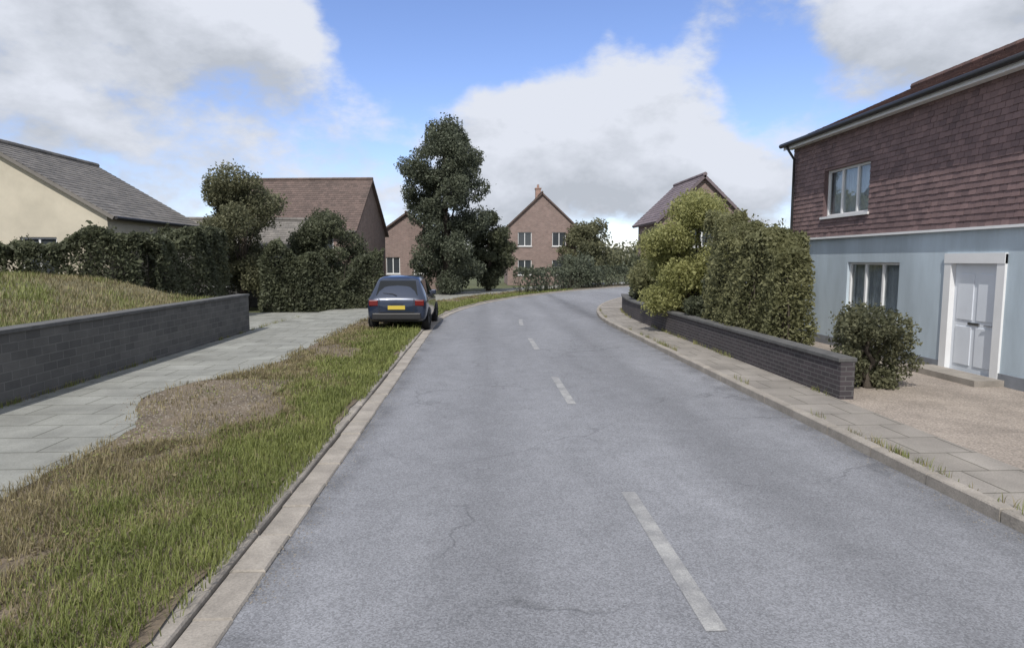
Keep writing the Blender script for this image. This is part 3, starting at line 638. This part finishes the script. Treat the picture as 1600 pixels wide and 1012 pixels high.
# ---- the near house on the right: pale ground floor, tile-hung upper floor
def near_house():
    X0, X1, Y0, Y1 = 8.75, 15.4, 4.5, 17.6; HB, HE, HR = 2.78, 5.5, 6.95
    t = thing('house', 'large near house with dark red-brown tiled upper storey above pale blue-grey walls', 'house', (X0, (Y0 + Y1) / 2, 0))
    o = (X0, Y1, 0); u = (0, -1, 0); nn = (-1, 0, 0); L = Y1 - Y0
    A = lambda y: Y1 - y
    lowh = [(A(14.9), A(13.0), .95, 2.15), (A(11.55), A(10.35), .12, 2.2), (A(8.6), A(6.6), .95, 2.15)]
    uph = [(A(16.0), A(14.1), 3.28, 4.42), (A(9.2), A(7.3), 3.28, 4.42)]
    m = MB(); wall_face(m, o, u, L, 0, HB, nn, lowh)
    m.quad((X0, Y1, 0), (X0, Y1, HB), (X1, Y1, HB), (X1, Y1, 0)); m.quad((X0, Y0, 0), (X1, Y0, 0), (X1, Y0, HB), (X0, Y0, HB)); m.quad((X1, Y0, 0), (X1, Y1, 0), (X1, Y1, HB), (X1, Y0, HB))
    m.build('lower_wall', MT['palewall'], t)
    e = .05; m = MB()
    wall_face(m, (X0 - e, Y1 + e, 0), u, L + 2 * e, HB, HE, nn, [(a + e, b + e, c, d) for a, b, c, d in uph], .15)
    m.quad((X0 - e, Y1 + e, HB), (X0 - e, Y1 + e, HE), ((X0 + X1) / 2, Y1 + e, HR), (X1, Y1 + e, HE), (X1, Y1 + e, HB))
    m.quad((X0 - e, Y0 - e, HB), (X1, Y0 - e, HB), (X1, Y0 - e, HE), ((X0 + X1) / 2, Y0 - e, HR), (X0 - e, Y0 - e, HE)); m.quad((X1, Y0, HB), (X1, Y1, HB), (X1, Y1, HE), (X1, Y0, HE))
    m.quad((X0 - e, Y1 + e, HB), (X1, Y1 + e, HB), (X1, Y0 - e, HB), (X0 - e, Y0 - e, HB))
    inh = [(h[0] + e - .004, h[1] + e + .004, h[2] - HB - .05, h[3] - HB + .02) for h in uph]
    tiles(m, (X0 - e, Y1 + e, HB), u, (0, 0, 1), nn, L + 2 * e, HE - HB, .17, .115, holes=inh, jit=.005)
    m.build('upper_wall', MT['rtile'], t)
    # bellcast lip where the tiles kick out over the render
    m = MB(); m.box((X0 - .1, Y0 - e, HB - .05), (X0 - .002, Y1 + e, HB - .003)); m.build('tile_fillet', MT['white'], t)
    m = MB(); m.box((X0 - .03, Y0, 0), (X0 - .002, 10.25, .3)); m.box((X0 - .03, 11.65, 0), (X0 - .002, Y1, .3)); m.build('plinth', MT['plinth'], t)
    for h, c in zip((lowh[0], lowh[2]), (3, 3)): window(t, o, u, nn, *h, .12, c, net=True)
    for h in uph: window(t, (X0 - e, Y1 + e, 0), u, nn, h[0] + e, h[1] + e, h[2], h[3], .15, 3, net=True)
    # front door in a white surround
    d = MB(); d.box((X0 + .06, 10.42, .12), (X0 + .10, 11.48, 2.14))
    for z0, z1 in ((.3, 1.0), (1.12, 1.95)):
        for y0, y1 in ((10.52, 10.9), (11.0, 11.38)): d.box((X0 + .045, y0, z0), (X0 + .0605, y1, z1))
    dd = d.build('door', MT['door'], t, bevel=.006)
    k = MB(); k.box((X0 + .038, 10.82, 1.04), (X0 + .0595, 11.08, 1.085)); k.build('letterbox', MT['rim'], dd)
    k = MB(); k.tube([(X0 + .06, 10.55, 1.06), (X0 + .01, 10.55, 1.06), (X0 + .005, 10.66, 1.06)], [.012, .012, .012], 8); k.build('handle', MT['rim'], dd)
    f = MB(); f.box((X0 - .04, 10.25, .1), (X0 + .08, 10.42, 2.3)); f.box((X0 - .04, 11.48, .1), (X0 + .08, 11.65, 2.3)); f.box((X0 - .05, 10.25, 2.141), (X0 + .081, 11.65, 2.32)); f.build('door_surround', MT['white'], t)
    st = MB(); st.box((X0 - .55, 10.1, .05), (X0 - .031, 11.8, .2)); st.build('doorstep', MT['kerb'], t)
    # roof
    r = MB(); tl = MB(); xm = (X0 + X1) / 2; ov = .32; rise = HR - HE; run = xm - X0
    for sg in (-1, 1):
        ex = X0 - ov if sg < 0 else X1 + ov; ez = HE - rise * ov / run
        uu = Vector((0, -1, 0)) if sg < 0 else Vector((0, 1, 0)); st_ = Vector((ex, Y1 + .2, ez)) if sg < 0 else Vector((ex, Y0 - .2, ez))
        vv = Vector((xm - ex, 0, HR - ez)); SS = vv.length; vv.normalize(); n2 = uu.cross(vv); LL = Y1 - Y0 + .4
        a, b = st_, st_ + uu * LL; c, dq = b + vv * SS, a + vv * SS; q = n2 * -.1
        r.quad(a, b, c, dq); r.quad(a + q, dq + q, c + q, b + q); r.quad(a, a + q, b + q, b); r.quad(a, dq, dq + q, a + q); r.quad(b, b + q, c + q, c)
        tiles(tl, st_, uu, vv, n2, LL, SS, .17, .11)
    n0 = len(r.v); r.v += tl.v; r.f += [tuple(i + n0 for i in f_) for f_ in tl.f]
    ro = r.build('roof', MT['rroof'], t)
    rc = MB()
    for i in range(42): rc.tube([(xm, Y0 - .2 + 13.5 * i / 42, HR + .04), (xm, Y0 - .2 + 13.5 * (i + 1) / 42 - .012, HR + .04)], [.115, .108], 8)
    rc.build('ridge_tiles', MT['rroof'], ro)
    # barge board, soffit, gutter and downpipe
    g = MB(); gx = X0 - ov - .06; gz = HE - rise * ov / run - .03
    g.tube([(gx, Y0 - .2, gz), (gx, Y1 + .2, gz)], [.06, .06], 10)
    g.build('gutter', MT['black'], t, True)
    g = MB(); g.tube([(gx, Y1 - .12, gz - .05), (X0 - .14, Y1 - .12, gz - .4), (X0 - .14, Y1 - .12, HB - .02), (X0 - .09, Y1 - .12, HB - .25), (X0 - .09, Y1 - .12, .12)], [.035] * 5, 8); g.build('downpipe', MT['black'], t, True)
    f = MB(); f.box((X0 - ov + .01, Y0 - .18, gz - .12), (X0 - ov + .03, Y1 + .18, gz + .02)); f.box((X0 - ov + .031, Y0 - .15, gz - .1), (X0 - e - .02, Y1 + .15, gz - .085)); f.build('fascia', MT['white'], t)
near_house()

# ---- boundary walls
def wall_thing(name, label, pts, h, th, m, cap=True):
    mid = pts[len(pts) // 2]; t = thing(name, label, 'wall', (mid[0], mid[1], 0))
    b = MB(); c = MB()
    n = len(pts); off = []
    for i in range(n):
        a = Vector((*pts[max(0, i - 1)], 0)); q = Vector((*pts[min(n - 1, i + 1)], 0)); d = (q - a).normalized(); off.append(Vector((-d.y, d.x, 0)))
    for mb, hw, z0, z1 in ((b, th / 2, 0, h), (c, th / 2 + .035, h + .002, h + .07)):
        k = len(mb.v)
        for i, p in enumerate(pts):
            P = Vector((*p, 0))
            for sx, z in ((-1, z0), (1, z0), (1, z1), (-1, z1)): mb.v.append(tuple(P + off[i] * sx * hw + Vector((0, 0, z))))
        for i in range(n - 1):
            for j in range(4): mb.f.append((k + i * 4 + j, k + i * 4 + (j + 1) % 4, k + (i + 1) * 4 + (j + 1) % 4, k + (i + 1) * 4 + j))
        mb.f.append((k, k + 3, k + 2, k + 1)); q = k + (n - 1) * 4; mb.f.append((q, q + 1, q + 2, q + 3))
    b.build('masonry', m, t)
    if cap: c.build('coping', MT['coping'], t, bevel=.012)
    return t
wall_thing('garden_wall', 'low dark purplish brick wall beside the right pavement, below the hedge', [at(5.55, z) for z in (9.3, 12, 15, 18, 20, 21.5, 23, 24.5, 26, 27.5, 29)], .66, .22, MT['dbrick'])
wall_thing('garden_wall', 'dark grey stone wall on the left, behind the pale path', [(-7.1, z) for z in (5, 10, 15, 19.6)], 1.12, .28, MT['dstone'])

# ---- houses behind
house('house', 'cream gabled house with grey roof at the left edge of the view', 'house', -15.2, 23.6, R(90), 6, 7.4, 3.7, 5.9, MT['cream'], MT['groof'],
      [('l', -1.6, 1.1, 1.1, 2.9, 2), ('l', 1.6, 1.1, 1.1, 2.9, 2), ('f', 0, 1.4, 1.0, 2.4, 2)], [])
house('outbuilding', 'long low grey-roofed outbuilding right of the cream gabled house', 'outbuilding', -13.2, 33, R(4), 9, 5, 2.5, 4.2, MT['dstone'], MT['groof'], [('f', 1, 1.2, 1.0, 2.0, 2)])
house('house', 'house with reddish brown tiled roof behind the round green tree', 'house', -10.2, 39, R(-6), 7.6, 6.5, 4.0, 6.9, MT['pbrick'], MT['broof'], [('f', 2, 1.2, 2.4, 3.6, 2), ('f', -1, 1.2, 2.4, 3.6, 2)], [])
house('house', 'small pinkish brick house glimpsed left of the tall tree', 'house', -5.3, 50, R(90), 6, 4.4, 4.0, 5.6, MT['pbrick'], MT['broof'], [('l', -1, 1.0, 1.2, 2.4, 2), ('l', 1, 1.0, 1.2, 2.4, 2)], [])
house('house', 'brown and pink brick house facing the far end of the road', 'house', 5.4, 60, R(90), 8, 6.0, 5.2, 8.0, MT['pbrick'], MT['broof'],
      [('l', -1.5, 1.2, .9, 2.2, 2), ('l', 1.5, 1.2, .9, 2.2, 2), ('l', -1.5, 1.2, 3.4, 4.6, 2), ('l', 1.5, 1.2, 3.4, 4.6, 2)], [(0, .7, 8.7)])
house('house', 'house with purplish grey roof rising behind the yellow-green bush', 'house', 10.1, 31.0, R(90), 4.2, 3.8, 4.2, 6.0, MT['pbrick'], MT['sroof'], [('l', 0, 1.1, 2.8, 3.9, 2)], [])

# ------------------------------------------------------------------ planting
RP = lambda x, *zs: [at(x, z) for z in zs]
hedge('hedge', 'loose olive-green hedge beside the far end of the near tile-hung house', 'hedge', RP(6.15, 12.3, 13.5, 14.8, 16.2), 1.0, 2.95, MT['g_olive'], 70000, .065, wob=.3, hfun=lambda q: .82 + .25 * q + .1 * math.sin(q * 9))
tree('shrub', 'low green shrub growing behind the near end of the purplish brick wall', 'shrub', 6.42, 10.15, 1.5, .74, MT['g_mid'], 'bush', 15000, .06, seed=4)
tree('shrub', 'tall yellow-green bush topping the right-hand hedge line', 'bush', 6.6, 19.2, 4.25, 1.85, MT['g_yel'], 'bush', 75000, .085, seed=8)
tree('shrub', 'dark green bush under the tall yellow-green bush', 'bush', 6.5, 16.6, 2.3, 1.0, MT['g_dark'], 'bush', 15000, .095, seed=9)
tree('shrub', 'olive bush on the right, beyond the yellow-green one', 'bush', 7.0, 24.0, 3.7, 1.6, MT['g_olive'], 'bush', 18000, .12, seed=10)
hedge('hedge', 'dark green hedge at the bend on the right side of the road', 'hedge', RP(6.3, 25.8, 27, 28.6), 1.0, 2.1, MT['g_dark'], 24000, .15, wob=.3)
tree('shrub', 'dark rounded bush at the far bend, below the far brick house', 'bush', 7.6, 50, 2.7, 2.0, MT['g_fir'], 'bush', 6000, .17, seed=13)
tree('tree', 'tall dark slender tree standing left of the road centre', 'tree', -2.1, 41, 10.7, 2.75, MT['g_fir'], 'conifer', 85000, .14, 1.0, seed=21)
tree('tree', 'lower dark tree right beside the tall slender tree', 'tree', .6, 45, 5.6, 2.0, MT['g_dark'], 'round', 32000, .15, .8, seed=22)
tree('tree', 'round mid-green tree on the left before the brown-roofed house', 'tree', -10.3, 28.5, 6.1, 2.3, MT['g_mid'], 'round', 46000, .11, 1.2, seed=23)
tree('tree', 'dark low tree between the round green tree and the parked blue car', 'tree', -7.4, 31, 4.5, 2.1, MT['g_dark'], 'round', 44000, .115, .6, seed=24)
def bank(x): u = min(1., max(0., (-7.3 - x) / 4.6)); return 1.0 + .72 * u * u * (3 - 2 * u)
bx_ = [-7.24 - .4 * i for i in range(34)]; by_ = [3 + .6 * i for i in range(28)]
v = [(x, y, bank(x) + .06 * vn(x, y, .9)) for y in by_ for x in bx_]; nb = len(bx_)
f = [(q * nb + k, q * nb + k + 1, (q + 1) * nb + k + 1, (q + 1) * nb + k) for q in range(len(by_) - 1) for k in range(nb - 1)]
n0 = len(v); v += [(x, by_[-1], -.05) for x in bx_]; f += [((len(by_) - 1) * nb + k, (len(by_) - 1) * nb + k + 1, n0 + k + 1, n0 + k) for k in range(nb - 1)]
mesh_obj('raised_lawn', v, f, MT['lawnsoil'])['kind'] = 'structure'
V = []; F = []; MI = []; rs = random.Random(17)
for _ in range(52000):
    x = -7.3 - 8.5 * rs.random() ** 1.5; y = rs.uniform(6.5, 19.1); q = vn(x, y, 1.1) + .4 * vn(x, y, 2.7, 1)
    a = rs.uniform(0, 6.28); h = rs.uniform(.05, .16) * (1 + .4 * q); w = .009; c_, s_ = math.cos(a), math.sin(a); z = bank(x) + .06 * vn(x, y, .9) - .01; n = len(V); le = h * .6
    V += [(x - s_ * w, y + c_ * w, z), (x + s_ * w, y - c_ * w, z), (x + c_ * le, y + s_ * le, z + h)]; F.append((n, n + 1, n + 2)); MI.append(0 if q + rs.gauss(0, .4) > .25 else 1)
o = mesh_obj('grass', V, F, [MT['grass'], MT['dry']], None, False, MI); o['kind'] = 'stuff'; tag(o, 'olive rough grass on the raised lawn above the dark stone wall', 'grass')
hedge('hedge', 'tall dark hedge in front of the cream gabled house', 'hedge', [(-19, 18.2), (-13.2, 19.0), (-10.6, 20.6), (-10.0, 24.5)], 1.4, 2.5, MT['g_dark'], 80000, .095, wob=.35, hfun=lambda q: .95 + .3 * q)
hedge('hedge', 'dark hedge behind the parked blue car on the left', 'hedge', [(-9.2, 27.3), (-4.6, 29.5)], 1.5, 2.5, MT['g_dark'], 36000, .10, wob=.5, hfun=lambda q: .85 + .25 * math.sin(q * 7 + .5) + .1 * math.sin(q * 17))
hedge('hedge', 'low green hedge along the outside of the far bend', 'hedge', [at(-2.9, z) for z in (40, 44, 48, 53, 58)], 1.2, 1.5, MT['g_fir'], 9000, .15, wob=.3)
tree('tree', 'pale green tree beyond the bend, right of the far brick house', 'tree', 9.4, 55, 5.6, 2.6, MT['g_mid'], 'round', 14000, .22, 1.0, seed=31)
# far tree line that closes the view
cl = []
rs = random.Random(5)
for i in range(260):
    a = rs.uniform(-58, 58); d = rs.uniform(95, 150); r = rs.uniform(2, 4.4)
    cl.append((d * math.sin(R(a)), d * math.cos(R(a)), rs.uniform(.6, 3.4), r, rs.uniform(.55, .85)))
P = crown_points(cl, 60000); P[:, 2] = np.abs(P[:, 2]); V, F = leaves(P, .65, .2)
wd = mesh_obj('woodland', V, F, MT['g_mid']); wd['kind'] = 'stuff'; tag(wd, 'distant line of trees closing the view behind the houses', 'woodland')

# ------------------------------------------------------------------ cars
def car(label, x, y, rot, paint, L=4.35, Wd=1.8, H=1.62, group=None, seed=0):
    """hatchback seen from the rear: local +y is forwards, y = 0 at the tail"""
    t = thing('parked_car', label, 'car', (x, y, 0), group); c, s = math.cos(rot), math.sin(rot); hw = Wd / 2
    def T(p): return (x + p[0] * c - p[1] * s, y + p[0] * s + p[1] * c, p[2])
    k = H / 1.62
    #       y     z0    zb    wb    zt    wt
    ST = [(0.00, .42, .80, .74, .86, .60), (.05, .32, .92, .84, .98, .70), (.12, .28, .97, .88, 1.04, .76), (.50, .24, 1.0, .90, 1.54, .62), (.75, .22, 1.0, .90, 1.60, .64),
          (1.5, .20, .99, .90, 1.62, .66), (2.1, .20, .97, .90, 1.60, .65), (2.45, .20, .96, .90, 1.52, .63), (3.05, .20, .94, .89, 1.02, .74), (3.6, .22, .88, .88, .96, .70), (4.05, .26, .80, .84, .86, .62), (4.28, .34, .70, .74, .74, .5), (4.35, .42, .62, .64, .64, .4)]
    V = []; F = []
    ring = []
    for (yy, z0, zb, wb, zt, wt) in ST:
        z0, zb, zt = z0 * k, zb * k, zt * k; yy *= L / 4.35; wb *= hw / .9; wt *= hw / .9; zm = z0 + (zb - z0) * .5
        half = [(0, z0), (wb * .8, z0), (wb * .96, z0 + .07), (wb, zm), (wb * .985, zb - .04), (wb * .955, zb), (wt, zt - .05), (wt * .86, zt - .008), (0, zt + .012)]
        pts = [(a, yy, b) for a, b in half] + [(-a, yy, b) for a, b in half[-2:0:-1]]; ring.append(pts)
    n = len(ring[0])
    for pts in ring: V += pts
    for i in range(len(ring) - 1):
        for j in range(n): F.append((i * n + j, (i + 1) * n + j, (i + 1) * n + (j + 1) % n, i * n + (j + 1) % n))
    F.append(tuple(range(n))); F.append(tuple((len(ring) - 1) * n + j for j in reversed(range(n))))
    body = mesh_obj('body', [T(p) for p in V], F, paint, t, True)
    b = body.modifiers.new('sub', 'SUBSURF'); b.levels = b.render_levels = 1
    def lerp(p, q, a): return tuple(p[i] + (q[i] - p[i]) * a for i in range(3))
    def patch(name, p00, p10, p11, p01, off, m, par=t, ins=(.06, .06, .08, .08)):
        def P(u, v): return lerp(lerp(p00, p10, u), lerp(p01, p11, u), v)
        q = [P(ins[0], ins[2]), P(1 - ins[1], ins[2]), P(1 - ins[1], 1 - ins[3]), P(ins[0], 1 - ins[3])]
        mb = MB(); top = [tuple(a[i] + off[i] for i in range(3)) for a in q]; low = [tuple(a[i] - off[i] * 1.5 for i in range(3)) for a in q]
        mb.quad(*[T(a) for a in top]); 
        for i in range(4): mb.quad(T(low[i]), T(low[(i + 1) % 4]), T(top[(i + 1) % 4]), T(top[i]))
        return mb.build(name, m, par)
    # glass: rear screen, windscreen, two each side
    a, d = ring[2], ring[3]
    patch('rear_window', (-a[6][0] * .98, a[6][1], a[6][2]), (a[6][0] * .98, a[6][1], a[6][2]), (d[6][0], d[6][1], d[6][2]), (-d[6][0], d[6][1], d[6][2]), (0, -.02, .012), MT['carglass'], ins=(.08, .08, .1, .06))
    a, d = ring[8], ring[7]
    patch('windscreen', (-a[6][0] * .95, a[6][1], a[6][2]), (a[6][0] * .95, a[6][1], a[6][2]), (d[6][0], d[6][1], d[6][2]), (-d[6][0], d[6][1], d[6][2]), (0, .02, .02), MT['carglass'], ins=(.05, .05, .05, .03))
    for sg in (1, -1):
        S = lambda p: (p[0] * sg, p[1], p[2])
        patch('side_window', S(ring[3][5]), S(ring[5][5]), S(ring[5][6]), S(ring[3][6]), (.018 * sg, 0, .006), MT['carglass'], ins=(.16, .03, .08, .1))
        patch('side_window', S(ring[5][5]), S(ring[8][5]), S(ring[7][6]), S(ring[5][6]), (.018 * sg, 0, .006), MT['carglass'], ins=(.03, .16, .08, .1))
        mb = MB(); X = hw * .86 * sg
        mb.box((min(X, X + .18 * sg), 2.62, .98 * k), (max(X, X + .18 * sg), 2.74, 1.12 * k)); mb.tf(T); mb.build('mirror', paint, t, bevel=.03)
        # tail and head lamps
        tl = MB(); tl.box((min(sg * hw * .60, sg * hw * .90), .0, .76 * k), (max(sg * hw * .60, sg * hw * .90), .16, .93 * k)); tl.tf(T); tl.build('tail_lamp', MT['red'], t, bevel=.025)
        hl = MB(); hl.box((min(sg * hw * .45, sg * hw * .84), L - .36, .66 * k), (max(sg * hw * .45, sg * hw * .84), L - .14, .78 * k)); hl.tf(T); hl.build('headlamp', MT['chrome'], t, bevel=.03)
        for yy in (.78, L - .86):
            cx, cz, r = sg * (hw - .10), .325, .325; prof = [(.20, -.11), (.30, -.115), (.325, -.07), (.325, .07), (.30, .115), (.20, .11)]; mb = MB(); sgm = 28
            for kk in range(sgm):
                an = 2 * math.pi * kk / sgm
                for rr, w in prof: mb.v.append((cx + w * sg, yy + rr * math.cos(an), cz + rr * math.sin(an)))
            for kk in range(sgm):
                for q in range(len(prof) - 1):
                    i0 = kk * 6 + q; i1 = ((kk + 1) % sgm) * 6 + q; mb.f.append((i0, i0 + 1, i1 + 1, i1))
            mb.tf(T); wh = mb.build('wheel', MT['tyre'], t, True)
            mb = MB(); xo = cx + sg * .085
            mb.tube([(xo - sg * .02, yy, cz), (xo, yy, cz)], [.205, .2], 24); 
            mb.tf(T); mb.build('rim', MT['rim'], wh)
            ar = MB()
            for kk in range(17):
                an = math.pi * (kk / 16) * 1.12 - .19
                for rr in (.335, .40): ar.v.append((sg * (hw * .985), yy + rr * math.cos(an), cz + rr * math.sin(an))); ar.v.append((sg * (hw + .012), yy + rr * math.cos(an), cz + rr * math.sin(an)))
            for kk in range(16):
                i = kk * 4; j = i + 4; ar.f += [(i + 1, j + 1, j + 3, i + 3), (i, i + 1, j + 1, j), (i + 2, j + 2, j + 3, i + 3)]
            ar.tf(T); ar.build('wheel_arch', MT['black'], t)
    bp = MB(); bp.box((-hw * .8, -.03, .36 * k), (hw * .8, .12, .56 * k)); bp.tf(T); bp.build('rear_bumper', MT['black'], t, bevel=.035)
    sm = MB()
    for sg in (1, -1): sm.box((sg * hw * .57 - .005, -.004, .58 * k), (sg * hw * .57 + .005, .09, .97 * k))
    sm.box((-hw * .57, -.006, .575 * k), (hw * .57, .06, .587 * k)); sm.box((-.20, -.012, .80 * k), (.20, .03, .825 * k)); sm.tf(T); sm.build('tailgate_seam', MT['black'], t)
    wp = MB(); wp.tube([(0, .075, 1.06 * k), (-.12, .13, 1.10 * k), (-.42, .15, 1.13 * k)], [.012, .009, .006], 6); wp.tf(T); wp.build('rear_wiper', MT['black'], t)
    pl = MB(); pl.box((-.26, -.012, .66 * k), (.26, .03, .77 * k)); pl.tf(T); pl.build('number_plate', MT['plate'], t)
    return t
car('dark blue hatchback parked half on the grass verge at the left edge of the road', -2.55, 19.6, R(-1), MT['carblue'], H=1.72, Wd=1.86)
